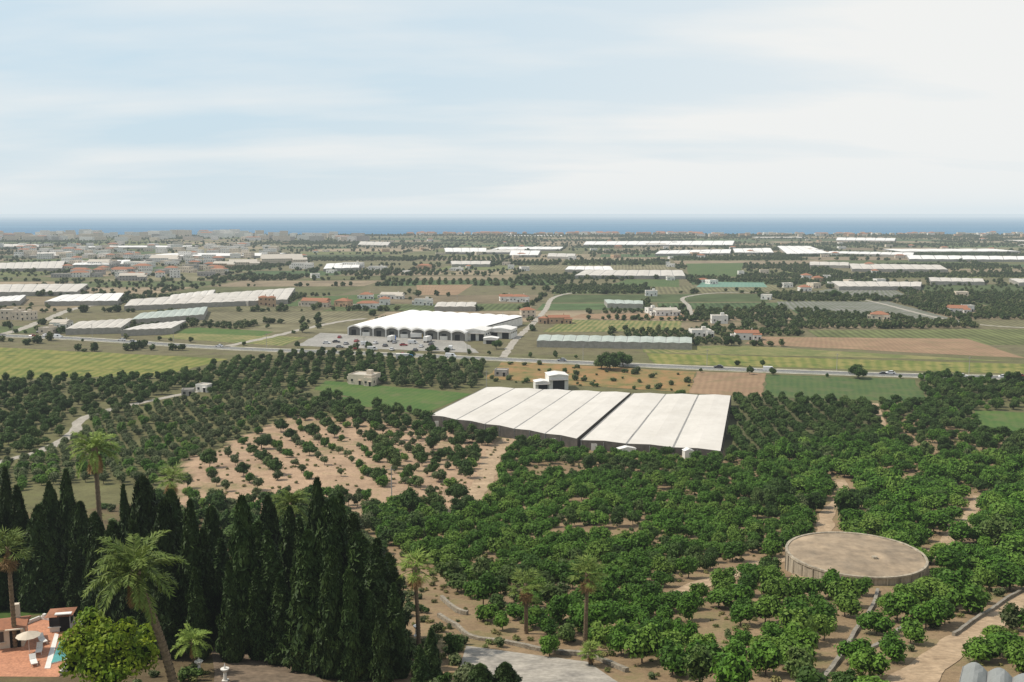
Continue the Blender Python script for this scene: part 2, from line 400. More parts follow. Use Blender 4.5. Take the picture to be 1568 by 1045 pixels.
def multispan(name,A,B,C,D,bays,zr,rise,roof,wall=None,gut=None,gw=.025,prof=6,posts=True,arch=False):
    wall=wall or PALEW; gut=gut or GUTT
    A,B,C,D=[np.array(p[:2],float) for p in (A,B,C,D)]; b=MB()
    for i in range(bays):
        fr=lambda s:A+(D-A)*(i+s)/bays
        bk=lambda s:B+(C-B)*(i+s)/bays
        ss=[gw+(1-2*gw)*k/prof for k in range(prof+1)]
        zz=[zr+rise*(math.sin(math.pi*k/prof) if arch else (1-abs(2*k/prof-1))) for k in range(prof+1)]
        nl=8; vs=[];fs=[]
        for j in range(nl+1):
            for s,z in zip(ss,zz):
                p=fr(s)*(1-j/nl)+bk(s)*(j/nl); vs.append((p[0],p[1],z+(rng.normal()*.04 if 0<j<nl else 0)))
        for j in range(nl):
            for k in range(prof): a=j*(prof+1)+k; fs.append((a,a+1,a+prof+2,a+prof+1))
        b.add(vs,fs,0)
        for fn in (fr,bk):
            g0,g1=fn(0),fn(1); z0=min(Ts(*g0),Ts(*g1))-1
            poly=[(g0[0],g0[1],z0),(g1[0],g1[1],z0),(g1[0],g1[1],zr)]+[(fn(s)[0],fn(s)[1],z-.02) for s,z in reversed(list(zip(ss,zz)))]+[(g0[0],g0[1],zr)]
            b.add(poly,[tuple(range(len(poly)))],1)
        p0,p1=fr(-gw),fr(gw);q0,q1=bk(-gw),bk(gw)
        b.add([(p0[0],p0[1],zr-.04),(p1[0],p1[1],zr-.04),(q1[0],q1[1],zr-.04),(q0[0],q0[1],zr-.04)],[(0,1,2,3)],2)
        if posts:
            for s in (0,.5):
                p=fr(s); dd=nrm(A-B)*.12; b.box(p[0]+dd[0],p[1]+dd[1],Ts(*p)-.5,.14,.14,zr-Ts(*p)+.45,3)
            if i%2==0:
                p=fr(.3);dd=nrm(A-B)*.2; b.box(p[0]+dd[0],p[1]+dd[1],Ts(*p)-.5,2.2,.2,2.9,4)
    for e0,e1 in ((A,B),(D,C)):
        z0=min(Ts(*e0),Ts(*e1))-1
        b.add([(e0[0],e0[1],z0),(e1[0],e1[1],z0),(e1[0],e1[1],zr),(e0[0],e0[1],zr)],[(0,1,2,3)],1)
    o=b.build(name,[roof,wall,gut,METAL,WHITE]); ex_poly.append([A,B,C,D]); return o
# ------------------------------------------------------------------ buildings
HM=[WHITE,CREAM,OCHRE,GREYW,TERRA,FLATR,GLASS,DARK]
def house(b,w,d,h,kind,mw,mr,st=None,detail=True):
    st=st or max(1,int(h/2.9)); b.box(0,0,-1.5,w,d,h+1.5,mw)
    if kind=='gable':
        rh=d*.2; o=.4; b.add([(-w/2-o,-d/2-o,h+.01),(w/2+o,-d/2-o,h+.01),(w/2+o,d/2+o,h+.01),(-w/2-o,d/2+o,h+.01),(-w/2-o,0,h+rh),(w/2+o,0,h+rh)],[(0,1,5,4),(2,3,4,5),(0,4,3),(1,2,5),(0,3,2,1)],mr)
    elif kind=='hip':
        rh=min(w,d)*.22; o=.4; k=max(0,(w-d)/2); b.add([(-w/2-o,-d/2-o,h+.01),(w/2+o,-d/2-o,h+.01),(w/2+o,d/2+o,h+.01),(-w/2-o,d/2+o,h+.01),(-k,0,h+rh),(k,0,h+rh)],[(0,1,5,4),(2,3,4,5),(0,4,3),(1,2,5),(0,3,2,1)],mr)
    else:
        b.box(0,0,h+.005,w-.5,d-.5,.08,5)
        for s in (-1,1): b.box(0,s*(d/2-.12),h+.003,w+.1,.25,.5,mw); b.box(s*(w/2-.12),0,h+.004,.25,d-.52,.5,mw)
        if detail and w>8: b.box(w*.2,d*.1,h+.09,2.5,2.5,2,mw)
    if detail and kind!='flat': b.box(w*.25,d*.15,h+.2,.6,.6,1.6+d*.1,mw)
    nw=max(2,int(w/3.2)); nd=max(1,int(d/3.5)); sh=h/st
    for k in range(st):
        z=k*sh+sh*.35
        for i in range(nw):
            x=-w/2+w*(i+.5)/nw
            if k==0 and i==nw//2: b.box(x,-d/2-.02,0,1.1,.1,2.1,7); b.box(x,-d/2-.3,2.2,1.8,.6,.12,mw)
            else: b.box(x,-d/2-.01,z,1.1,.1,1.15,6); b.box(x,-d/2-.06,z-.12,1.4,.2,.1,mw)
            b.box(x,d/2+.01,z,1.1,.1,1.15,6)
        for i in range(nd):
            y=-d/2+d*(i+.5)/nd
            for s in (-1,1): b.box(s*(w/2+.01),y,z,.1,1.1,1.2,6)
def house_px(name,u,v,wpx,kind='gable',mw=0,mr=4,h=None,dr=.8,rz=None):
    p=P(u,v); dist=math.hypot(p[0],p[1]); w=wpx/F*dist; w=max(w,5); d=w*dr if w<14 else max(8,w*.5); h=h or 3.2
    b=MB(); house(b,w,d,h,kind,mw,mr)
    if w>12:
        b.at(w*.42,-d*.45,0,0); house(b,w*.35,d*.5,h*.8,kind if kind!='hip' else 'flat',mw,mr,detail=False)
        b.at(-w*.55,d*.1,0,0); house(b,w*.25,d*.6,h*.6,'flat',mw,mr,detail=False)
    rz=rng.uniform(-.35,.35) if rz is None else rz
    b.build(name,HM,(p[0],p[1]+d/2,p[2]),rz); r=w*.62
    ex_poly.append([(p[0]-r,p[1]-16),(p[0]+r,p[1]-16),(p[0]+r,p[1]+d+3),(p[0]-r,p[1]+d+3)])
# ================================================================== SETTING
road=ribbon('main_road',[(-150,507),(0,514),(120,519),(340,533),(520,540),(640,545),(780,551),(920,557),(1100,565),(1290,572),(1430,576),(1750,583)],9,ASPH,.1,6.,'road')
ribbon('service_road',[(345,531),(420,515),(470,503),(520,493),(560,488)],6,DIRTG,.07,1)
ribbon('farm_road',[(770,548),(790,520),(815,497),(835,475),(850,455),(900,447),(1000,446)],4.5,DIRTG,.07,.8)
ribbon('village_road',[(-60,524),(20,508),(70,490),(130,470),(260,458),(320,462)],7,DIRTG,.07,1)
ribbon('coastal_plain_track',[(1060,490),(1055,470),(1050,455),(1130,448),(1300,456),(1480,495),(1700,505)],4,DIRTG,.07,.6)
ribbon('country_lane',[(-60,725),(0,708),(60,692),(112,664),(122,645),(160,630),(235,613),(300,600)],4.2,DIRTG,.07,1.2)
ribbon('dirt_track',[(690,790),(722,762),(742,735),(752,705),(765,685),(782,672)],5.5,DIRT,.07,1.6)
ribbon('orchard_track',[(1285,735),(1292,760),(1268,785),(1262,815),(1240,850),(1170,862),(1120,880),(1060,900),(1030,915)],3.4,DIRT,.07,1.2)
ribbon('orchard_track',[(1500,760),(1480,800),(1450,830),(1415,860)],3.,DIRT,.07,.7)
ribbon('dirt_road',[(1640,880),(1568,918),(1520,950),(1470,985),(1410,1030),(1370,1075)],4.2,DIRT,.07,1.2)
ribbon('field_edge_track',[(1340,618),(1350,645),(1358,668)],2.5,DIRT,.07,.8)
G1=mat_field('green_crop',(.055,.095,.033),(.085,.12,.04),3,.5,(.10,.115,.05))
G2=mat_field('lucerne_green',(.060,.115,.030),(.095,.14,.038),3,.4,(.11,.13,.05))
YG=mat_field('yellow_green_crop',(.12,.15,.035),(.22,.20,.065),5.5,.7,(.08,.11,.03))
BR=mat_field('ploughed_soil',(.22,.145,.09),(.29,.195,.12),3,.5,(.20,.15,.085))
OR=mat_field('dry_orange_scrub',(.28,.165,.075),(.17,.15,.06),8,.3,(.12,.13,.045))
STR=mat_field('striped_vegetable_field',(.08,.12,.035),(.24,.21,.09),4,.8,(.12,.14,.05))
GN=mat_field('netted_rows',(.20,.195,.18),(.12,.13,.09),5,.9)
DRY=mat_field('dry_grass',(.22,.18,.10),(.15,.15,.065),6,.4)
patch('crop_field',[(-120,584),(-30,531),(350,550),(250,575)],YG)
patch('crop_field',[(-160,528),(-160,500),(-10,512),(-60,528)],DRY,.04)
patch('green_field',[(480,597),(500,583),(722,603),(655,632)],G2)
patch('green_field',[(545,622),(520,608),(600,612),(655,634)],G2,.056)
patch('scrub_field',[(745,580),(770,553),(1065,570),(1055,602)],OR)
patch('ploughed_field',[(1055,603),(1068,569),(1172,572),(1168,608)],BR,.056)
patch('green_field',[(1170,608),(1173,574),(1400,581),(1418,616)],G1)
patch('green_field',[(1500,664),(1492,628),(1600,634),(1630,668)],G2)
patch('striped_field',[(1000,557),(990,541),(1570,558),(1570,573)],YG)
patch('striped_field',[(985,540),(980,530),(1140,530),(1560,554)],STR,.062)
patch('ploughed_field',[(1140,527),(1165,516),(1480,519),(1570,549)],BR,.056)
patch('crop_field',[(235,517),(290,508),(470,517),(430,530)],STR,.05)
patch('crop_field',[(240,509),(300,502),(420,508),(400,515)],G2,.056)
patch('crop_field',[(830,509),(862,490),(1045,492),(1040,507)],STR)
patch('ploughed_field',[(870,488),(890,481),(1050,480),(1050,490)],BR,.056)
patch('netted_field',[(1195,473),(1190,462),(1360,462),(1480,494)],GN)
patch('netted_field',[(1230,450),(1280,441),(1370,444),(1400,458)],GN)
patch('netted_field',[(1065,440),(1075,432),(1170,433),(1175,440)],mat_field('teal_netting',(.12,.22,.17),(.16,.26,.2),4,.5))
patch('green_field',[(1055,424),(1050,404),(1140,403),(1130,424)],G1)
patch('green_field',[(930,438),(960,428),(1040,428),(1040,440)],G1)
patch('ploughed_field',[(640,452),(638,437),(725,436),(700,452)],BR)
patch('crop_field',[(430,470),(470,455),(600,450),(560,465)],G1)
patch('yard',[(455,530),(490,510),(705,520),(735,541)],mat_simple('yard_surface',(.32,.305,.275),(.24,.23,.205),.05,scale2=.6),.07)
zr=4.2
A=P(658,636,zr);B=P(745,593,zr);M1=P(966,602,zr);M2=P(884,672,zr)
multispan('large_greenhouse',A,B,M1,M2,5,zr,.35,SHEET,SHADEW,gw=.022)
A2=P(890,674,zr);B2=P(970,602.5,zr);C2=P(1120,606,zr);D2=P(1105,691,zr)
multispan('large_greenhouse',A2,B2,C2,D2,3,zr,.35,SHEET,SHADEW,gw=.022)
b=MB()
for (u,v,w_,h_) in ((876,680,5,3.2),(905,686,4,2.8),(958,694,6,2.4),(1052,700,3,3.)):
    p=P(u,v); b.at(p[0],p[1]-1.5,p[2],.2); b.box(0,0,-1,w_,2.4,h_+.6,0); b.extr([(-w_/2-.2,h_-.39),(w_/2+.2,h_-.39),(0,h_+.3)],-1.3,1.3,1)
b.build('greenhouse_entrance_lobby',[WHITE,SHEETW])
_e=[P(u,v)[:2] for u,v in ((650,640),(880,676),(1110,700),(1112,712),(880,690),(650,650))]; ex_poly.append(_e)
def gh(u,zr=4.,bays=6,rise=1.,roof=SHEET,wall=None,arch=False,name='greenhouse'):
    a,b,c,d=[P(x,y,zr) for x,y in u]; return multispan(name,a,b,c,d,bays,zr,rise,roof,wall,arch=arch,posts=False)
GH=[([(190,469),(200,459),(452,441),(440,459)],14,SHEETC),([(255,461),(262,452),(330,444),(325,452)],6,SHEET),([(-40,448),(-40,436),(135,435),(118,447)],9,SHEETC),
([(68,462),(95,452),(190,449),(180,461)],6,SHEETW),([(-30,463),(0,455),(40,452),(30,461)],4,SHEETW),([(100,504),(120,493),(205,488),(185,502)],6,SHEETC),
([(185,506),(215,498),(285,491),(262,503)],6,SHEET),([(200,490),(215,480),(318,470),(312,482)],9,SHEETT),([(305,455),(330,451),(400,455),(380,462)],5,SHEETC),
([(-30,412),(-30,404),(100,400),(95,411)],10,SHEETC),([(110,406),(118,400),(200,398),(198,405)],6,SHEETW),([(45,392),(50,387),(110,385),(108,392)],5,SHEETC),
([(865,413),(870,408),(935,408),(940,414)],5,SHEETW),([(880,422),(895,414),(1045,414),(1050,423)],9,SHEETC),([(893,375),(897,370),(1125,369),(1122,375.5)],14,SHEETW),
([(1003,389),(1010,384),(1120,382),(1118,388)],7,SHEETW),([(1125,387),(1122,381),(1180,380),(1185,387)],4,SHEETW),([(1205,389),(1190,377),(1240,377),(1272,388)],4,SHEETW),
([(1265,388),(1270,385),(1400,387),(1398,391)],8,SHEETW),([(1285,439),(1272,431),(1412,432),(1410,439)],8,SHEETC),([(1305,412),(1300,404),(1440,406),(1452,413)],9,SHEETC),
([(1425,431),(1422,425),(1505,427),(1508,432)],5,SHEETC),([(1392,397),(1388,391),(1600,393),(1600,398)],10,SHEETW),([(1240,406),(1240,401),(1300,402),(1300,407)],4,SHEETC),
([(682,386),(680,380),(745,380),(745,386)],5,SHEETW),([(692,405),(690,400),(752,400),(750,405)],4,SHEETC),([(780,391),(782,384),(828,384),(824,391)],3,SHEETW),
([(838,393),(840,388),(882,389),(880,394)],3,SHEETC),([(548,375),(552,370),(598,371),(594,376)],4,SHEETC),([(1280,368),(1282,364),(1372,365),(1370,369)],6,SHEETW),
([(822,522),(826,513),(1060,517),(1060,526)],12,SHEETT),([(930,465),(925,459),(985,461),(985,466)],4,SHEETT),([(1560,433),(1545,427),(1640,427),(1640,434)],5,SHEETC),
([(665,470),(670,463),(730,463),(728,470)],4,SHEETC),([(495,412),(500,404),(552,402),(550,410)],4,SHEETW),([(5,378),(5,374),(60,374),(60,378)],4,SHEETC)]
for q,n,m in GH: gh(q,4.,n,.4,m)
wa=P(533,501,5.5);wb=P(625,477,5.5);wc=P(800,486,5.5);wd=P(712,510,5.5)
def vault_wh():
    A,B,C,D=[np.array(p[:2]) for p in (wa,wb,wc,wd)]; n=9; b=MB(); zr=5.4; rise=1.7; pr=10; dd=nrm(A-B)
    for i in range(n):
        fr=lambda s:A+(D-A)*(i+s)/n
        bk=lambda s:B+(C-B)*(i+s)/n
        zz=[zr+rise*math.sin(math.pi*k/pr)**.8 for k in range(pr+1)]; vs=[];fs=[]
        for j in range(7):
            for k in range(pr+1):
                fl=1 if j==0 else .4
                p=fr(k/pr)*(1-j/6)+bk(k/pr)*(j/6); vs.append((p[0],p[1],zr+rise*(1-fl)*.75+(zz[k]-zr)*fl if j else zz[k]))
        for j in range(6):
            for k in range(pr): a=j*(pr+1)+k; fs.append((a,a+1,a+pr+2,a+pr+1))
        b.add(vs,fs,0)
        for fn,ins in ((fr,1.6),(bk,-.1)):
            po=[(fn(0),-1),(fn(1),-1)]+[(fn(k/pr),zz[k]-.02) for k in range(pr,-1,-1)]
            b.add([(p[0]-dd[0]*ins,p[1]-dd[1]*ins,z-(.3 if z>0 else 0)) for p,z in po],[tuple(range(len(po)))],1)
        for k in range(pr):
            p,q=fr(k/pr)+dd*.05,fr((k+1)/pr)+dd*.05; b.add([(p[0],p[1],zz[k]-.9),(q[0],q[1],zz[k+1]-.9),(q[0],q[1],zz[k+1]+.05),(p[0],p[1],zz[k]+.05)],[(0,1,2,3)],2)
        p=fr(0); b.box(p[0],p[1],-.5,.8,.5,zr+.3,2)
        q=fr(.5)-dd*1.5; b.box(q[0],q[1],0,5.,.25,3.8,3)
        if i%3==1: q=fr(.5)-dd*1.2; b.box(q[0],q[1],0,7.,.25,2.6,2)
    for e0,e1 in ((A,B),(D,C)):
        b.add([(e0[0],e0[1],-1),(e1[0],e1[1],-1),(e1[0],e1[1],zr),(e0[0],e0[1],zr)],[(0,1,2,3)],2)
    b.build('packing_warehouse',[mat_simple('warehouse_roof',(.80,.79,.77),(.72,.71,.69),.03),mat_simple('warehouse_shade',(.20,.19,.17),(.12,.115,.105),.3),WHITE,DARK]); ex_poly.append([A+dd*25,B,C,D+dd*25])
vault_wh()
def bigshed(name,u,v,w,d,h,rz,doors=3,mw=0):
    p=P(u,v); b=MB(); b.box(0,0,-1,w,d,h+1,mw); b.extr([(-w/2-.3,h+.01),(w/2+.3,h+.01),(0,h+w*.08)],-d/2-.3,d/2+.3,5)
    for i in range(doors): b.box(-w/2+w*(i+.5)/doors,-d/2-.02,0,w/doors*.6,.15,h*.65,7)
    for i in range(4): b.box(w/2+.02,-d/2+d*(i+.5)/4,h*.55,.12,d/7,1,6)
    b.box(0,-d/2-.8,h*.7,w*.95,1.6,.15,3)
    b.build(name,HM[:5]+[SHEETW]+HM[6:],(p[0],p[1]+d/2,p[2]),rz); ex_poly.append([(p[0]-w/2-2,p[1]-18),(p[0]+w/2+2,p[1]-18),(p[0]+w/2+2,p[1]+d+3),(p[0]-w/2-2,p[1]+d+3)])
bigshed('packing_office',730,522,16,18,6.5,-.25)
bigshed('loading_shed',770,519,15,16,6,-.25,2)
bigshed('loading_shed',752,527,9,7,3.5,-.1,1)
bigshed('irrigation_building',853,597,9,10,6.5,.15,1)
bigshed('irrigation_building',830,597,7,6,3.6,.15,1)
HL=[('white_farmhouse',556,590,40,'flat',1,4,4.4),('white_farmhouse',311,601,20,'flat',0,5,3),('stone_hut',286,607,14,'flat',3,5,2.6),
('white_farmhouse',1145,521,34,'gable',0,4,4.5),('farm_shed',1074,516,30,'flat',0,5,4),('white_villa',1103,496,24,'flat',0,5,5.5),('white_villa',1020,484,34,'gable',0,5,4.5),('white_villa',998,480,16,'flat',0,5,4),
('terracotta_house',856,496,32,'gable',2,4,4.5),('terracotta_house',832,496,14,'hip',2,4,4),('white_villa',808,487,22,'hip',1,4,6),('white_villa',795,463,28,'hip',0,4,5),('white_villa',775,462,20,'gable',0,4,4.5),
('white_villa',562,473,32,'hip',0,4,4.5),('terracotta_house',525,470,22,'hip',2,4,5),('terracotta_house',482,470,40,'gable',1,4,5),('white_villa',600,458,34,'gable',0,5,4),('white_villa',648,468,26,'flat',0,5,5),
('terracotta_house',402,468,14,'hip',2,4,7),('terracotta_house',415,470,12,'hip',2,4,8),('white_villa',560,458,20,'hip',0,4,4),('white_villa',998,454,18,'flat',0,5,5),('terracotta_house',1350,490,24,'hip',1,4,4),
('white_villa',1470,480,24,'gable',0,4,4),('white_villa',1485,478,12,'flat',0,4,5),('ochre_apartments',12,490,34,'flat',1,4,7),('ochre_apartments',36,491,22,'flat',1,4,6),('apartment_block',428,405,60,'gable',1,5,9),('apartment_block',462,412,30,'flat',0,4,8),
('white_villa',370,408,40,'gable',1,5,6),('white_villa',342,410,30,'gable',2,5,6),('white_villa',540,410,30,'flat',0,4,7),('white_villa',578,414,26,'flat',0,4,5),('farm_shed',1005,377,30,'flat',1,5,5),('white_villa',768,577,20,'flat',3,5,3),
('white_villa',90,503,24,'gable',0,5,4),('white_villa',70,512,20,'flat',1,5,4),('white_villa',150,408,30,'gable',0,5,7),('white_villa',210,410,40,'flat',0,4,8),('white_villa',250,402,40,'gable',0,5,7),('white_villa',120,425,24,'hip',0,4,6),('white_villa',200,430,34,'gable',3,5,6),('terracotta_house',650,412,20,'hip',2,4,5),('white_villa',700,415,18,'flat',0,4,4),('terracotta_house',1253,432,14,'hip',2,4,5)]
for n,u,v,w,k,mw,mr,h in HL: house_px(n,u,v,w,k,mw,mr,h)
def town(name,n,u0,u1,v0,v1,hmin,hmax,wmin,wmax,walls,roofp):
    b=MB()
    for i in range(n):
        u=rng.uniform(u0,u1);v=rng.uniform(v0,v1);p=P(u,v,0.)
        if p[1]>3740: p[1]=3700+rng.uniform(-120,30)
        w=rng.uniform(wmin,wmax);d=rng.uniform(8,13);h=rng.uniform(hmin,hmax)
        b.at(p[0],p[1],Ts(p[0],p[1]),rng.uniform(-.4,.4)); k='hip' if rng.random()<roofp else 'flat'
        house(b,w,d,h,k,int(rng.choice(walls)),4,detail=False)
        if w<30: ex_poly.append([(p[0]-w*.6,p[1]-25),(p[0]+w*.6,p[1]-25),(p[0]+w*.6,p[1]+d),(p[0]-w*.6,p[1]+d)]) if rng.random()<.35 and v>372 else None
    b.build(name,HM)
town('coastal_town',110,-60,560,361,370,8,15,18,50,[0,1,0,1,3],.12)
town('coastal_town',50,-60,440,361,365,14,24,20,45,[0,1,0],.05)
town('coastal_town',90,640,1060,358,362,7,11,14,34,[1,2,2,0],.65)
town('coastal_town',90,1060,1640,359,364,6,11,12,30,[1,0,1,2],.35)
town('distant_village',120,0,420,376,398,5,10,12,28,[0,0,1],.15)
town('distant_village',70,90,340,398,426,4,9,10,24,[0,0,1,3],.2)
town('scattered_farmsteads',50,420,1600,368,400,3.5,6,7,18,[0,0,1,2],.3)
town('scattered_farmsteads',28,450,1560,400,470,3.2,5.5,7,13,[0,0,1],.3)
# water tank
tc=P(1310,868); tz=Ts(tc[0],tc[1]); tR=11.6
tc=P(1310,847,tz+4.3)[:2]; zt=tz+4.3
b=MB(); n=72
def ring(r,z): return [(r*math.cos(2*math.pi*i/n)*(1+.004*rng.normal()),r*math.sin(2*math.pi*i/n),z) for i in range(n)]
rs=[ring(tR+.05,-9),ring(tR,-.35),ring(tR+.15,-.33),ring(tR+.15,0),ring(tR-.3,.0),ring(tR-.32,-.12)]
vs=sum(rs,[]); fs=[(k*n+i,k*n+(i+1)%n,(k+1)*n+(i+1)%n,(k+1)*n+i) for k in range(5) for i in range(n)]
b.add(vs,fs,0)
R2=[ring((tR-.32)*q,-.12+.25*(1-q)+.03*rng.normal()) for q in (1,.8,.6,.4,.2,.02)]
b.add(sum(R2,[]),[(k*n+i,k*n+(i+1)%n,(k+1)*n+(i+1)%n,(k+1)*n+i) for k in range(5) for i in range(n)]+[tuple(range(5*n,6*n))],1)
for i in range(30):
    a=i/30*6.283; x,y=(tR+.06)*math.cos(a),(tR+.06)*math.sin(a); b.cyl((x,y,-9),(x,y,-.36),.12,.12,6,0)
b.box(4.6,-tR-.7,-7,1.6,1.5,5.2,0); b.box(4.6,-tR-.7,-1.8,1.8,1.7,.12,1)
b.cyl((2.2,-3.,-.1),(2.2,-3.,.45),.5,.5,12,0)
b.build('water_tank',[mat_simple('tank_wall',(.42,.36,.27),(.22,.19,.145),.5,scale2=1.6,bump=.3,streak=True),mat_simple('tank_cover',(.36,.275,.185),(.20,.16,.115),.14,scale2=.5,bump=.2)],(tc[0],tc[1],zt))
ex_line.append((np.array([[tc[0]-.1,tc[1]],[tc[0]+.1,tc[1]]]),tR+2.)); ex_poly.append([(tc[0]-13,tc[1]-tR-6),(tc[0]+6,tc[1]-tR-6),(tc[0]+7,tc[1]),(tc[0]-14,tc[1])])
ribbon('tank_yard',[(1190,905),(1230,885),(1262,850),(1285,820)],4,DIRT,.09,.2)
def wall_line(name,px,h,w,mat,ex=.7):
    line=smoothline(PX(px),1.5); b=MB(); t=np.gradient(line,axis=0); t=nrm(t); nn=np.stack([t[:,1],-t[:,0]],1); vs=[];fs=[]
    for i,p in enumerate(line):
        z=Ts(*p)+rng.normal()*.04
        for s,zz in ((-1,z-.8),(-1,z+h),(1,z+h),(1,z-.8)): q=p+nn[i]*s*w/2; vs.append((q[0],q[1],zz))
    for i in range(len(line)-1):
        for k in range(3): fs.append((4*i+k,4*i+k+1,4*i+k+5,4*i+k+4))
    m=4*(len(line)-1); fs+= [(0,1,2,3),(m,m+3,m+2,m+1)]
    b.add(vs,fs,0); b.build(name,[mat]); ex_line.append((line,w/2+ex))
wall_line('concrete_channel',[(1344,905),(1336,930),(1312,965),(1292,1000),(1268,1032),(1250,1050)],.4,.5,CONC,1.5)
wall_line('concrete_channel',[(1390,955),(1350,985),(1312,1003)],.35,.45,CONC,1.2)
wall_line('roadside_wall',[(1640,868),(1568,905),(1515,938),(1460,975)],.5,.4,CONC)
wall_line('stone_wall',[(672,945),(700,962),(722,978),(770,985),(840,1000),(905,1008),(960,1030)],.5,.5,STONE)
wall_line('stone_wall',[(676,918),(700,938),(716,942)],.6,.5,STONE)
patch('paved_drive',[(700,1085),(712,990),(905,1015),(1010,1085)],PAVE,.08)
patch('gravel_path',[(330,1075),(322,998),(470,1000),(520,1070)],mat_simple('garden_earth',(.20,.15,.105),(.13,.10,.07),.5,scale2=1.5),.07)
# garden terrace raised on a retaining wall
z0=31.9
b=MB()
pp=[P(u,v,z0)[:2] for u,v in ((-90,1000),(20,965),(62,948),(128,958),(118,1000),(92,1034),(30,1100),(-90,1100))]
b.prism(pp,z0-9,z0,1,0); b.build('terrace',[TILE,CREAM]); ex_poly.append(pp)
b=MB()
for a,c in zip(pp[:5],pp[1:6]):
    L=np.hypot(*(c-a)); ang=math.atan2(*(c-a)[::-1]); mid=(a+c)/2; b.at(mid[0],mid[1],z0,ang); b.box(0,0,0.003,L-.2,.2,.4,0)
    for k in range(int(L/2.2)): b.box(-L/2+2.2*k+.6,0,.403,.34,.34,.3,0)
b.build('terrace_balustrade',[WHITE])
pl=[P(u,v,z0+.1)[:2] for u,v in ((78,1016),(92,980),(110,983),(102,1010))]
b=MB(); b.prism(pl,z0-.2,z0+.13,0,1); b.build('swimming_pool',[WHITE,mat_simple('pool_water',(.06,.28,.25),(.08,.32,.28),1,rough=.15,spec=.6)])
tp=[P(u,v,z0+.02)[:2] for u,v in ((68,1024),(84,970),(90,972),(77,1024))]
b=MB(); b.prism(tp,z0-.1,z0+.05,0); b.build('pool_coping',[WHITE])
p=P(95,962,z0); b=MB(); house(b,2.2,2.,1.9,'hip',0,4,detail=False); b.build('garden_pavilion',HM,(p[0],p[1],z0),.2)
p=P(15,985,z0); b=MB(); house(b,3.4,2.8,2.3,'gable',1,4); b.build('pool_house',HM,(p[0],p[1],z0),.3)
def furn(u,v,nm):
    p=P(u,v,z0); b=MB()
    if nm=='sun_lounger':
        b.box(0,0,.3,.65,1.3,.08,0); b.extr([(-.32,.38),(.32,.38),(.32,.45),(-.32,.45)],.65,.7,0); b.add([(-.32,.65,.38),(.32,.65,.38),(.32,1.15,.8),(-.32,1.15,.8)],[(0,1,2,3)],0)
        for sx_ in (-.28,.28):
            for sy_ in (-.55,.5): b.box(sx_,sy_,0,.06,.06,.3,0)
    else: b.cyl((0,0,0),(0,0,2.3),.03,.03,6,0); b.cyl((0,0,2.0),(0,0,2.5),1.3,.03,10,1)
    b.build(nm,[WHITE,CREAM],(p[0],p[1],z0+.01),rng.random())
for u,v in ((60,1000),(66,985),(52,1018)): furn(u,v,'sun_lounger')
furn(45,1000,'parasol')
def urn(u,v,h=1.6):
    p=P(u,v); b=MB(); b.box(0,0,-.3,.6,.6,.5,0); b.cyl((0,0,.2),(0,0,h*.6),.2,.16,10,0); b.cyl((0,0,h*.6),(0,0,h*.85),.15,.4,10,0); b.cyl((0,0,h*.85),(0,0,h*.9),.45,.45,10,0); b.cyl((0,0,h*.9),(0,0,h*1.25),.12,.02,8,0)
    b.build('garden_urn',[WHITE],tuple(p))
for u,v in ((305,1032),(345,1044),(638,975)): urn(u,v)
gh([(1460,1085),(1475,1020),(1590,1046),(1600,1100)],Ts(*P(1500,1040)[:2])+2.6,3,.7,plastic('grey_net_cover',(.24,.25,.24),(.17,.18,.17)),arch=True,name='net_tunnel')
ex_poly.append([p[:2] for p in PX([(1435,1130),(1440,1010),(1660,1045),(1660,1130)])])
patch('lawn',[(-40,975),(-20,925),(60,900),(75,945)],mat_field('lawn_grass',(.05,.09,.02),(.08,.12,.03),2,.3,(.12,.10,.05)),.06)
# ---------------------------------------------------------------- ground sheet
xs=np.unique(np.concatenate([np.arange(-330,331,3.),np.linspace(330,900,30),np.linspace(900,7000,30),-np.linspace(330,900,30),-np.linspace(900,7000,30)]))
ys=np.unique(np.concatenate([np.linspace(-200,20,20),np.arange(20,640,3.),np.linspace(640,3600,80),np.linspace(3600,4100,16)]))
X,Y=np.meshgrid(xs,ys); Xf,Yf=X.ravel(),Y.ravel(); Z=T(Xf,Yf)
nx,ny=len(xs),len(ys); ii=np.arange(ny-1)[:,None]*nx+np.arange(nx-1)[None]; ii=ii.ravel()
Ff=np.stack([ii,ii+1,ii+nx+1,ii+nx],1)
GC=np.tile([.12,.115,.055],(len(Xf),1))
def paint(px,c):
    poly=PX(px); k=inside(Xf+3*nz(Xf,Yf,9,1),Yf+3*nz(Xf,Yf,7,2),poly); GC[k]=c
paint([(-200,1100),(-200,720),(280,740),(560,820),(700,960),(720,1100)],(.12,.09,.05))
paint([(-200,720),(140,630),(380,595),(560,640),(400,720),(250,770),(-200,800)],(.125,.12,.055))
paint([(560,1100),(540,760),(760,680),(1110,690),(1350,625),(1640,700),(1760,1100)],(.24,.17,.10))
paint([(262,775),(285,705),(400,655),(450,638),(540,640),(640,650),(780,672),(735,755),(690,800),(560,800),(480,768),(380,790)],(.36,.25,.165))
paint([(1110,705),(1120,605),(1345,618),(1350,660)],(.10,.10,.05))
k=(Yf>560); GC[k]=(.14,.125,.07)
gme=npmesh('ground',[(np.column_stack([Xf,Yf,Z]),Ff,0)],[],True)
ca=gme.color_attributes.new('gcol','FLOAT_COLOR','POINT'); ca.data.foreach_set('color',np.column_stack([GC,np.ones(len(GC))]).ravel())
m,nt,bs=newmat('soil_and_grass'); bs.inputs['Roughness'].default_value=.95; bs.inputs['Specular IOR Level'].default_value=.1
at=N(nt,'ShaderNodeAttribute'); at.attribute_name='gcol'; p=pos(nt)
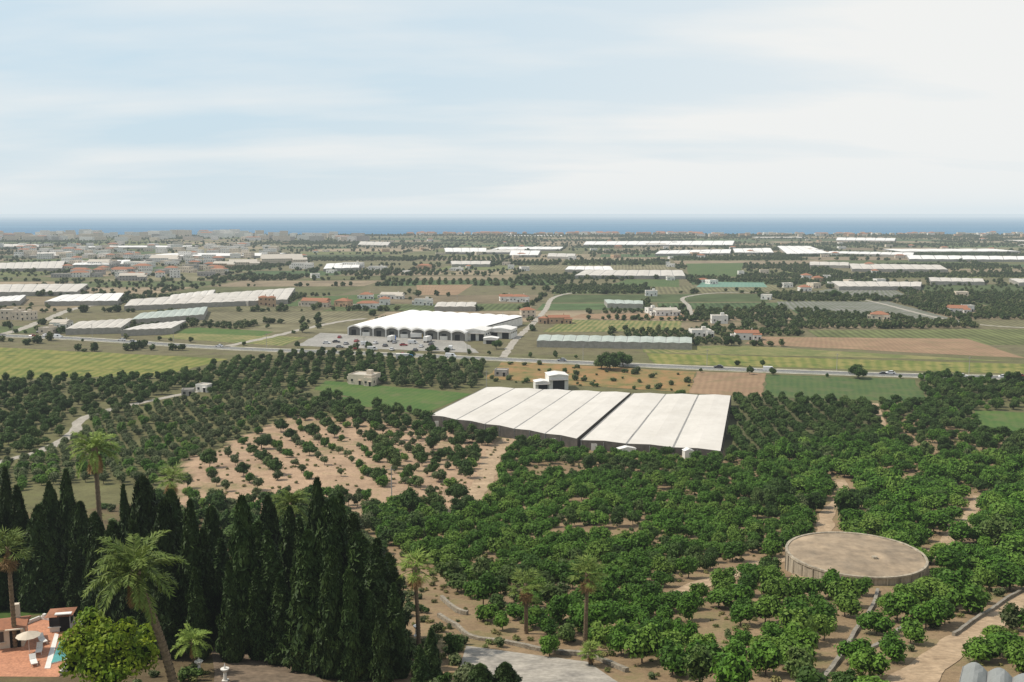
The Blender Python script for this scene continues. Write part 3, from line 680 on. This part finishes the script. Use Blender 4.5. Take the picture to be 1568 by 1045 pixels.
def grey(nt,v):
    cc=N(nt,'ShaderNodeCombineColor')
    for i in range(3): nt.links.new(v,cc.inputs[i])
    return cc.outputs[0]
col=mixc(nt,1.,at.outputs['Color'],grey(nt,maprange(nt,noise(nt,p,.12,7,.7),.3,.7,.65,1.3)),'MULTIPLY')
col=mixc(nt,1.,col,grey(nt,maprange(nt,noise(nt,p,1.6,4,.8),.3,.7,.75,1.25)),'MULTIPLY')
col=mixc(nt,maprange(nt,noise(nt,p,.06,6,.75),.52,.64,0,.7),col,(.115,.12,.045))
nt.links.new(col,bs.inputs['Base Color'])
bp=N(nt,'ShaderNodeBump'); bp.inputs['Strength'].default_value=.5; bp.inputs['Distance'].default_value=.25; nt.links.new(noise(nt,p,1.1,6,.7),bp.inputs['Height']); nt.links.new(bp.outputs[0],bs.inputs['Normal'])
gme.materials.append(m); link('ground',gme)
m,nt,bs=newmat('sea_water'); bs.inputs['Roughness'].default_value=.8; bs.inputs['Specular IOR Level'].default_value=.08
mp=N(nt,'ShaderNodeMapping'); mp.inputs['Scale'].default_value=(.00025,.0012,1); nt.links.new(pos(nt),mp.inputs[0])
nt.links.new(mixc(nt,maprange(nt,noise(nt,mp.outputs[0],1.,4),.35,.65),(.022,.115,.22),(.045,.165,.27)),bs.inputs['Base Color'])
link('sea',npmesh('sea',[([(-150000,3700,-4),(150000,3700,-4),(150000,140000,-4),(-150000,140000,-4)],[(0,1,2,3)],0)],[m]))
# ---------------------------------------------------------------- far field patchwork
pal=[(.08,.10,.04),(.06,.08,.032),(.11,.115,.05),(.18,.145,.09),(.22,.18,.115),(.15,.14,.075),(.065,.10,.04),(.125,.14,.055),(.24,.19,.125),(.17,.155,.09)]
fv=[];ff=[];fc=[];fuv=[];orch=[];hedge=[]
t=585.
while t<3700:
    dt=rng.uniform(40,90)*(1+t/2200); s=-t*.62-250; smax=t*.62+250
    while s<smax:
        ds=rng.uniform(60,190)*(1+t/4000)
        gap=3+t/500
        c=[(s+gap,t+gap),(s+ds-gap,t+gap),(s+ds-gap,t+dt-gap),(s+gap,t+dt-gap)]
        c=[(a+.28*(bb-585)*.4,bb+.05*a) for a,bb in c]
        cx,cy=np.mean(c,axis=0)
        typ=rng.random(); base=np.array(pal[rng.integers(len(pal))])*rng.uniform(.85,1.15)
        if cy>560+0.02*cx and cy<3700:
            tooc=excluded(np.array([cx]),np.array([cy]))[0]
            if not tooc or t>1500:
                o=len(fv); 
                for a,bb in c: fv.append((a,bb,Ts(a,bb)+.03))
                L=rng.random()<.5
                fuv+=[(0,0),(ds,0),(ds,dt),(0,dt)] if L else [(0,0),(0,ds),(dt,ds),(dt,0)]
                ff.append((o,o+1,o+2,o+3)); fc+=[base]*4
            pr_=.46 if cx>0 and t<1300 else .3
            if typ<pr_:
                sp=6.5 if t<1100 else (8.5 if t<1900 else 13); orch.append(fillpoly(c,sp,sp*.85,rng.uniform(-.1,.1)+(.05 if rng.random()<.5 else 1.6),.6,.06))
            elif typ<pr_+.12: orch.append(fillpoly(c,16,14,.3,5,.3))
            elif typ>.95 and t>1200 and not tooc:
                multispan('greenhouse',c[0],c[3],c[2],c[1],6,3.6,.35,SHEETC if rng.random()<.6 else SHEETW,posts=False)
            for a,bb in ((0,1),(1,2)):
                if rng.random()<.62:
                    p0,p1=np.array(c[a]),np.array(c[bb]); L_=np.hypot(*(p1-p0)); nn=int(L_/(4.+t/450)); tt=np.sort(rng.random(nn)); tt=tt[nz(p0[0]+tt*100,p0[1]+tt*80,15)>-.35]
                    hedge.append(p0+(p1-p0)*tt[:,None]+rng.normal(size=(len(tt),2))*1.5)
        s+=ds
    t+=dt
fme=npmesh('field_patchwork',[(fv,ff,0)],[])
ca=fme.color_attributes.new('gcol','FLOAT_COLOR','POINT'); ca.data.foreach_set('color',np.column_stack([np.array(fc),np.ones(len(fc))]).ravel())
ul=fme.uv_layers.new(name='UVMap'); ul.data.foreach_set('uv',np.array(fuv,float)[[l.vertex_index for l in fme.loops]].ravel())
m,nt,bs=newmat('farmland'); bs.inputs['Roughness'].default_value=.95; bs.inputs['Specular IOR Level'].default_value=.1
at=N(nt,'ShaderNodeAttribute'); at.attribute_name='gcol'; p=pos(nt)
w=N(nt,'ShaderNodeTexWave'); w.inputs['Scale'].default_value=.06; w.inputs['Distortion'].default_value=1; nt.links.new(N(nt,'ShaderNodeUVMap').outputs[0],w.inputs['Vector'])
col=mixc(nt,1.,at.outputs['Color'],grey(nt,maprange(nt,w.outputs['Fac'],0,1,.75,1.2)),'MULTIPLY')
col=mixc(nt,1.,col,grey(nt,maprange(nt,noise(nt,p,.03,7,.7),.3,.7,.6,1.4)),'MULTIPLY')
nt.links.new(col,bs.inputs['Base Color']); fme.materials.append(m); link('field_patchwork',fme)
# ---------------------------------------------------------------- vegetation
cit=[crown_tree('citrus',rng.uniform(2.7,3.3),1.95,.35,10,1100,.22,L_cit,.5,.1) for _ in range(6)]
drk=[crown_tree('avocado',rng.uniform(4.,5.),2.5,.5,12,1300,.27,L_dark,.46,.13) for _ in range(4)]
olv=[crown_tree('olive',rng.uniform(2.6,3.2),1.6,.6,8,800,.19,L_olive,.5,.1) for _ in range(4)]
far=[crown_tree('far_tree',rng.uniform(3.2,4.4),2.6,.2,7,160,.6,L_far,.55,.15) for _ in range(5)]
bus=[crown_tree('bush',1.0,.8,.0,5,260,.14,L_olive,.6,.04) for _ in range(2)]+[crown_tree('bush',.9,.9,.0,5,260,.14,L_dark,.6,.04)]
tuft=[crown_tree('tuft',.45,.6,.0,3,110,.12,L_grass,.6,.02,core=.5) for _ in range(2)]
big=[crown_tree('big_tree',9,5.5,1.2,18,3800,.38,L_dark,.38,.35) for _ in range(2)]
C1=fillpoly(PX([(752,765),(768,692),(800,674),(890,694),(1050,702),(1108,708),(1350,672),(1420,690),(1568,705),(1680,720),(1760,1100),(1230,1100),(1000,1050),(950,1005),(860,985),(725,955),(685,915),(655,875),(600,835),(570,805),(600,775),(690,775)]),4.3,5.3,.42,.3,.05,15,-.60,1.)
sc=np.where(C1[:,0]>62,rng.uniform(.85,1.75,len(C1)),rng.uniform(.8,1.25,len(C1)))
keep=(sc<1.35)|(rng.random(len(sc))<.75); C1=C1[keep]; sc=sc[keep]
mixk=(nz(C1[:,0],C1[:,1],21,4)+.5*rng.normal(size=len(C1))*.5)>.5
scatter('citrus_orchard',C1[~mixk],cit,sc[~mixk],0); scatter('mixed_orchard_trees',C1[mixk],drk+[olv[0]],sc[mixk]*.8,0)
C2_=fillpoly(PX([(1118,705),(1124,612),(1338,622),(1352,668),(1420,686)]),4.6,6.2,1.5,.25,.03); scatter('avocado_orchard',C2_,drk,.8,1.08)
C3=fillpoly(PX([(1350,622),(1420,617),(1405,580),(1700,588),(1760,720),(1568,700),(1360,668)]),5.4,6.2,.1,.7,.06); scatter('mixed_orchard_trees',C3,drk+cit[:2],.8,1.2)
D=fillpoly(PX([(-160,600),(0,582),(140,585),(260,577),(370,553),(480,543),(560,546),(745,558),(735,583),(700,600),(500,583),(480,598),(420,602),(250,612),(135,645),(100,680),(-160,735)]),5.4,6.4,.15,.7,.06); scatter('dark_orchard',D,drk+[olv[0]],.75,1.1)
O=fillpoly(PX([(-160,790),(0,718),(118,672),(130,640),(380,600),(470,605),(540,640),(430,640),(400,655),(285,705),(240,745),(100,740)]),4.1,4.9,.45,.35,.05); scatter('olive_grove',O,olv+[cit[0]],.85,1.2)
S=fillpoly(PX([(262,775),(285,705),(400,655),(450,638),(540,640),(640,650),(760,672),(735,750),(690,770),(560,775),(480,768)]),8.2,8.8,.4,.5,.12,22,-.75); scatter('hillside_trees',S,[cit[0],drk[1],olv[0],olv[1],olv[2],cit[3]],.65,1.15)
S2=fillpoly(PX([(380,640),(560,605),(660,640),(770,668),(740,690),(600,660),(430,640)]),6,6,.3,1.,.2); scatter('hillside_trees',S2,drk+[olv[0]],.8,1.35)
S4=fillpoly(PX([(560,670),(620,650),(745,680),(735,750),(640,770),(560,740)]),9,8,.3,1.6,.25); scatter('hillside_trees',S4,drk+olv[:1],.7,1.1)
S3=fillpoly(PX([(240,770),(262,775),(480,768),(560,775),(690,780),(690,800),(600,850),(450,850),(200,800)]),4.2,4.2,.3,1.2,.1); scatter('hillside_scrub',S3,drk+olv+cit[:1],.6,1.2)
R=fillpoly(PX([(600,600),(640,560),(745,560),(720,600),(640,590)]),7,7,.1,.6,.1); scatter('olive_grove',R,olv,1.3,1.7)
def rnd(poly,n):
    poly=np.array([p[:2] for p in PX(poly)]); lo,hi=poly.min(0),poly.max(0); q=lo+(hi-lo)*rng.random((n,2)); return q[inside(q[:,0],q[:,1],poly)]
scatter('scrub_bushes',rnd([(745,585),(770,555),(1065,572),(1055,602)],90),bus,1.,2.6)
U=rnd([(262,775),(285,705),(400,655),(540,640),(780,672),(735,755),(690,800),(480,790)],350); scatter('dry_grass_tufts',U,tuft,.6,1.4)
U=rnd([(200,1090),(560,800),(760,690),(1110,700),(1350,640),(1640,700),(1760,1090)],8000); U=U[~excluded(U[:,0],U[:,1])]; scatter('undergrowth',U,bus[:1]+tuft+tuft+tuft,.4,1.2)
U=rnd([(-200,1090),(-200,760),(300,780),(560,830),(720,970),(720,1090)],1500); U=U[~excluded(U[:,0],U[:,1])&~((U[:,0]<-40)&(U[:,1]<112))]; scatter('garden_undergrowth',U,bus,.6,1.5)
V_=np.concatenate([o for o in orch if len(o)]); k=(V_[:,1]<3650); V_=V_[k]; scatter('distant_orchards',V_,far,.65,1.0)
Hh=np.concatenate([o for o in hedge if len(o)]); k=~excluded(Hh[:,0],Hh[:,1]); Hh=Hh[k]; scatter('distant_hedgerow_trees',Hh,far,.6,1.35)
rr=np.stack([rng.uniform(-2600,2600,6500),rng.uniform(600,3750,6500)],1); rr=rr[np.abs(rr[:,0])<rr[:,1]*.65+100]; rr=rr[~excluded(rr[:,0],rr[:,1])]; rr=rr[nz(rr[:,0],rr[:,1],90)>0]; scatter('distant_scattered_trees',rr,far,.6,1.7)
cl=np.stack([rng.uniform(-2700,2700,1700),rng.uniform(3450,3650,1700)],1); scatter('coastal_trees',cl,far,.8,1.5)
rl=[]
for i in range(0,len(road),3):
    for s in (-1,1):
        if rng.random()<(.3 if s<0 else .16): rl.append(road[i]+np.array([rng.normal(),-s*(11+rng.random()*5)]))
scatter('roadside_trees',np.array(rl),drk+far[:2],.4,.8)
for u,v,s in ((935,567,1.25),(955,562,1.1),(920,565,.9),(1315,580,.95),(540,640,.8),(590,690,.75),(710,790,.7),(1280,458,1.2),(1120,530,.8),(1040,610,.5),(400,688,.6),(815,672,.45),(660,540,.6),(760,535,.7),(1470,655,.6),(1190,760,.6),(480,420,1.2),(1020,700,.5),(700,770,.6),(330,850,.7)):
    p=P(u,v); link('broadleaf_tree',big[rng.integers(2)],tuple(p),rng.random()*6,(s,s,s*.9))
cyv=[cypress('cypress',16,q,9500,pw) for q,pw in ((1.8,.6),(2.1,.5),(1.9,.72),(2.3,.55),(1.6,.65),(2.0,.45))]
CY=[(-60,735,140),(-25,745,138),(5,718,145),(28,745,140),(52,775,137),(75,740,143),(98,722,148),(122,770,139),(150,785,128),(172,800,124),(190,745,134),(222,730,130),(248,765,122),(268,752,128),(288,768,113),(312,812,115),(338,825,124),(370,762,112),(392,800,118),(415,815,111),(440,778,121),(462,795,117),(485,735,120),(503,765,113),(520,758,119),(540,790,116),(556,820,111),(575,828,107),(592,850,114),(606,895,104),(472,815,103),(502,838,100),(535,875,99),(560,905,100),(585,930,97),(612,945,100),(350,860,106),(392,872,108),(430,880,106),(140,850,128),(115,835,134),(235,820,112),(255,862,108),(300,870,107),(645,985,96),(660,960,99),(-10,800,137),(40,830,136),(70,825,137),(205,800,118),(325,775,128),(410,762,126)]
for i,(u,v,y) in enumerate(CY):
    x,zt_=top_at(u,v,y); g=Ts(x,y); h=zt_-g
    if h<2: continue
    ws=(1.0+.15*rng.normal())*(.98 if h>13 else max(.5,h/13))
    link('cypress_tree',cyv[int(rng.integers(6))],(x,y,g-.2),rng.random()*6,(ws,ws,h/16.2))
for u,v,y in ((738,1016,93),(776,1014,93)):
    x,zt_=top_at(u,v,y); g=Ts(x,y); h=max(2.5,zt_-g); link('cypress_tree',cyv[1],(x,y,g),1,(.6,.6,h/16.2))
PL=[(207,880,88,4.9,'date',262,.06,42),(145,690,150,4.6,'date',148,.5,56),(262,735,150,3.2,'fan',262,.4,40),(12,842,106,3.2,'fan',14,.3,40),(635,872,112,3.0,'fan',640,.4,40),(805,898,121,2.8,'fan',806,.45,40),(900,880,113,2.9,'fan',897,.3,42),(445,775,130,3.4,'date',445,.2,40),(295,985,101,2.4,'date',297,.1,32),(985,985,112,2.2,'date',985,.1,32),(905,1000,106,1.6,'fan',905,.1,30)]
for u,v,y,fl,kind,bu,sk,nf in PL:
    x,zt_=top_at(u,v,y); xb,_=top_at(bu,v,y); g=Ts(xb,y); h=max(.8,zt_-g)
    link('palm_tree',palm('palm_tree',h,fl,(x-xb,0),kind,nf,sk,.34 if fl>4 else .22),(xb,y,g))
yl=crown_tree('young_tree',9,4.8,.8,34,8000,.24,L_yel,.26,.22,core=.5)
x,z_=top_at(165,930,90); link('loquat_tree',yl,(x,90,Ts(x,90)),0,(1,1,(z_-Ts(x,90))/9))
x,z_=top_at(720,985,97); link('ornamental_shrub',crown_tree('shrub',2.6,1.8,.1,9,1500,.2,L_olive,.5,.08),(x,97,Ts(x,97)))
p=P(68,905); link('bougainvillea',crown_tree('bougainvillea',1.8,1.3,.2,6,900,.13,L_pink,.5,.05),tuple(p))
for u,v in ((55,915),(120,925),(20,905),(150,935),(-10,930),(840,1005),(690,1010),(870,985),(910,985),(820,960),(770,965),(740,950),(120,905)):
    p=P(u,v); link('garden_tree',crown_tree('garden_tree',rng.uniform(1.8,3.2),1.4,.4,8,1200,.18,L_cit if rng.random()<.6 else L_dark,.5,.09),tuple(p))
# ---------------------------------------------------------------- vehicles
def carmesh(col,van=False):
    mt=mat_simple('car_paint',col,col,rough=.3,spec=.5); b=MB()
    if van: body=[(-2.6,.35),(2.6,.35),(2.65,1.0),(2.0,1.25),(1.4,2.1),(-2.6,2.15)]; gl=[(1.35,1.2),(1.9,1.22),(1.38,1.95),(.6,1.98),(.6,1.2)]
    else: body=[(-2.1,.3),(2.1,.3),(2.15,.7),(1.1,.92),(-1.9,.98),(-2.15,.75)]; gl=[(-1.75,.95),(1.05,.9),(.35,1.4),(-1.1,1.43)]
    b.extr(body,-.87,.87,0)
    if van: b.extr(gl,-.885,.885,1)
    else: b.extr(gl,-.74,.74,1); b.box(-.38,0,1.42,1.35,1.4,.05,0)
    for x in (-1.35,1.35):
        for s in (-1,1): b.cyl((x,s*.72,.32),(x,s*.9,.32),.32,.32,12,2)
    xf=2.16 if not van else 2.64
    for s in (-1,1): b.box(xf,s*.6,.6,.06,.35,.15,3); b.box(-xf+.02,s*.65,.7,.06,.3,.15,4)
    return b.mesh('car',[mt,GLASS,DARK,PAINT,TERRA])
cars=[carmesh((.75,.75,.75)),carmesh((.05,.05,.06)),carmesh((.30,.31,.33)),carmesh((.35,.03,.03)),carmesh((.7,.7,.7),True)]
ra=np.array(road)
def on_road(u,ci,side):
    tgt=(u-W/2)/F; k=min(len(ra)-2,int(np.argmin(np.abs(ra[:,0]/(ra[:,1]*cP+CZ*sP)-tgt)))); d=ra[k+1]-ra[k]; a=math.atan2(d[1],d[0]); n_=np.array([math.sin(a),-math.cos(a)])*2*side
    q=ra[k]+n_; link('van' if ci==4 else 'car',cars[ci],(q[0],q[1],Ts(*q)+.11),a+(math.pi if side<0 else 0),1.15)
for u,ci,s in ((1470,0,1),(1448,2,-1),(1357,1,1),(1360,0,-1),(1175,4,1),(1148,2,1),(1095,1,-1),(1540,0,1),(1560,3,-1),(940,0,1),(860,2,-1),(690,4,1),(560,1,-1),(330,0,-1),(210,2,1),(180,0,-1),(95,4,1),(620,3,1)): on_road(u,ci,s)
for i,(u,v) in enumerate([(500,527),(515,525),(530,528),(546,524),(560,529),(575,527),(590,531),(604,526),(618,530),(632,527),(645,532),(660,529),(520,533),(545,535),(570,537),(600,537),(636,538),(668,536),(520,518),(690,536),(70,515),(60,510),(90,517),(50,516)]):
    p=P(u,v); link('parked_car',cars[i%5],(p[0],p[1],p[2]+.08),rng.choice([1.35,1.5,.1])+rng.normal()*.05,1.15)
def truck(u,v,rz,c):
    p=P(u,v); b=MB(); b.box(-1.2,0,1.0,7.2,2.4,2.7,1); b.box(3.6,0,.6,1.9,2.3,2.1,0); b.extr([(2.7,2.7),(4.5,2.7),(4.0,3.2),(2.7,3.3)],-1.1,1.1,0); b.box(4.56,0,1.6,.06,2.,.9,2); b.box(-.3,0,.7,9,1.,.3,3)
    for x in (-3.8,-2.6,3.4):
        for s in (-1,1): b.cyl((x,s*.85,.5),(x,s*1.2,.5),.5,.5,12,3)
    b.build('delivery_truck',[mat_simple('truck_cab',c,c,rough=.4),SHEETW,GLASS,DARK],(p[0],p[1],p[2]+.08),rz)
truck(640,519,.1,(.6,.4,.05)); truck(655,524,1.3,(.6,.6,.6)); truck(600,523,1.3,(.1,.2,.5)); truck(620,552,.05,(.1,.3,.6))
def pole(x,y,h=9):
    b=MB(); b.cyl((0,0,-.5),(0,0,h),.16,.1,8,0); b.box(0,0,h-.9,1.8,.12,.14,0)
    for s in (-.8,0,.8): b.cyl((s,0,h-.76),(s,0,h-.5),.05,.04,6,1)
    b.build('utility_pole',[GREYW,GLASS],(x,y,Ts(x,y)))
for i in range(6,len(road)-6,16): pole(road[i][0],road[i][1]+9)
for u,v in ((745,600),(700,470),(1390,460),(1052,470),(770,500),(600,775)): q=P(u,v); pole(q[0],q[1],10)
line=ra; b=MB()
t_=nrm(np.gradient(line,axis=0)); nn=np.stack([t_[:,1],-t_[:,0]],1); q=line+nn*5.4
vs=[];fs=[]
for a in q: vs+= [(a[0],a[1],.45),(a[0],a[1],1.)]
for i in range(len(q)-1): fs.append((2*i,2*i+2,2*i+3,2*i+1))
b.add(vs,fs,0)
for a in q: b.box(a[0],a[1]+.1,0,.12,.1,.9,0)
b.build('guard_rail',[RAIL])
# ---------------------------------------------------------------- air haze
m=bpy.data.materials.new('air'); m.use_nodes=True; nt=m.node_tree; nt.nodes.clear(); out=N(nt,'ShaderNodeOutputMaterial')
ab=N(nt,'ShaderNodeVolumeAbsorption'); ab.inputs[0].default_value=(0,0,0,1); dn=1/13500; ab.inputs[1].default_value=dn
em=N(nt,'ShaderNodeEmission'); em.inputs[0].default_value=(.72,.80,.84,1); em.inputs[1].default_value=dn
ad=N(nt,'ShaderNodeAddShader'); nt.links.new(ab.outputs[0],ad.inputs[0]); nt.links.new(em.outputs[0],ad.inputs[1]); nt.links.new(ad.outputs[0],out.inputs['Volume'])
b=MB(); b.box(0,8000,-40,60000,40000,250,0); b.build('sky_haze',[m])
# ---------------------------------------------------------------- world, sun, camera
EL,AZ=math.radians(52),math.radians(-85)
w=bpy.data.worlds.new('World'); scene.world=w; w.use_nodes=True; nt=w.node_tree; bg=nt.nodes['Background']; bg.inputs[1].default_value=.1
sky=N(nt,'ShaderNodeTexSky'); sky.sky_type='NISHITA'; sky.sun_disc=False; sky.sun_elevation=EL; sky.dust_density=2.; sky.air_density=1.; sky.ozone_density=1.
tc_=N(nt,'ShaderNodeTexCoord'); sx=N(nt,'ShaderNodeSeparateXYZ'); nt.links.new(tc_.outputs['Generated'],sx.inputs[0])
def mth(op,a,b_):
    n_=N(nt,'ShaderNodeMath',operation=op)
    for i,q in enumerate((a,b_)):
        if isinstance(q,(int,float)): n_.inputs[i].default_value=q
        else: nt.links.new(q,n_.inputs[i])
    return n_.outputs[0]
zc=mth('MAXIMUM',sx.outputs[2],0.); den=mth('ADD',zc,.16)
cv=N(nt,'ShaderNodeCombineXYZ'); nt.links.new(mth('DIVIDE',sx.outputs[0],den),cv.inputs[0]); nt.links.new(mth('MULTIPLY',mth('DIVIDE',sx.outputs[1],den),1.6),cv.inputs[1])
mp=N(nt,'ShaderNodeMapping'); mp.inputs['Rotation'].default_value=(0,0,.10); mp.inputs['Location'].default_value=(.6,.2,0); mp.inputs['Scale'].default_value=(.30,.42,1); nt.links.new(cv.outputs[0],mp.inputs[0])
n1=noise(nt,mp.outputs[0],1.5,6,.5)
f=mth('ADD',maprange(nt,n1,.42,.66,0.,.85),maprange(nt,sx.outputs[0],-.30,.35,-.16,.62))
f=mth('ADD',f,maprange(nt,zc,0,.12,.4,0.)); fc_=N(nt,'ShaderNodeClamp'); nt.links.new(f,fc_.inputs[0]); 
f2=mth('MULTIPLY',fc_.outputs[0],maprange(nt,zc,.3,.8,1.,.35))
pale=mixc(nt,maprange(nt,zc,.25,.7,.85,.3),sky.outputs[0],(6.35,7.95,9.0))
cc=mixc(nt,f2,pale,(8.9,8.95,8.8)); nt.links.new(cc,bg.inputs[0])
s=bpy.data.lights.new('sun','SUN'); s.energy=4.3; s.angle=math.radians(1.5); s.color=(1,.92,.80); so=bpy.data.objects.new('sun',s); scene.collection.objects.link(so)
from mathutils import Vector
dv=Vector((math.sin(AZ)*math.cos(EL),math.cos(AZ)*math.cos(EL),math.sin(EL))); so.rotation_euler=dv.to_track_quat('Z','Y').to_euler()
sky.sun_rotation=AZ
c=bpy.data.cameras.new('camera'); c.sensor_width=36; c.lens=F/W*36; c.clip_start=.5; c.clip_end=300000
co=bpy.data.objects.new('camera',c); scene.collection.objects.link(co); co.location=(0,0,CZ); co.rotation_euler=(math.pi/2-PITCH,0,0); scene.camera=co
scene.view_settings.view_transform='Standard'; scene.view_settings.look='None'; scene.view_settings.exposure=0
print('inst',len(V_),len(Hh),len(rr),len(C1))
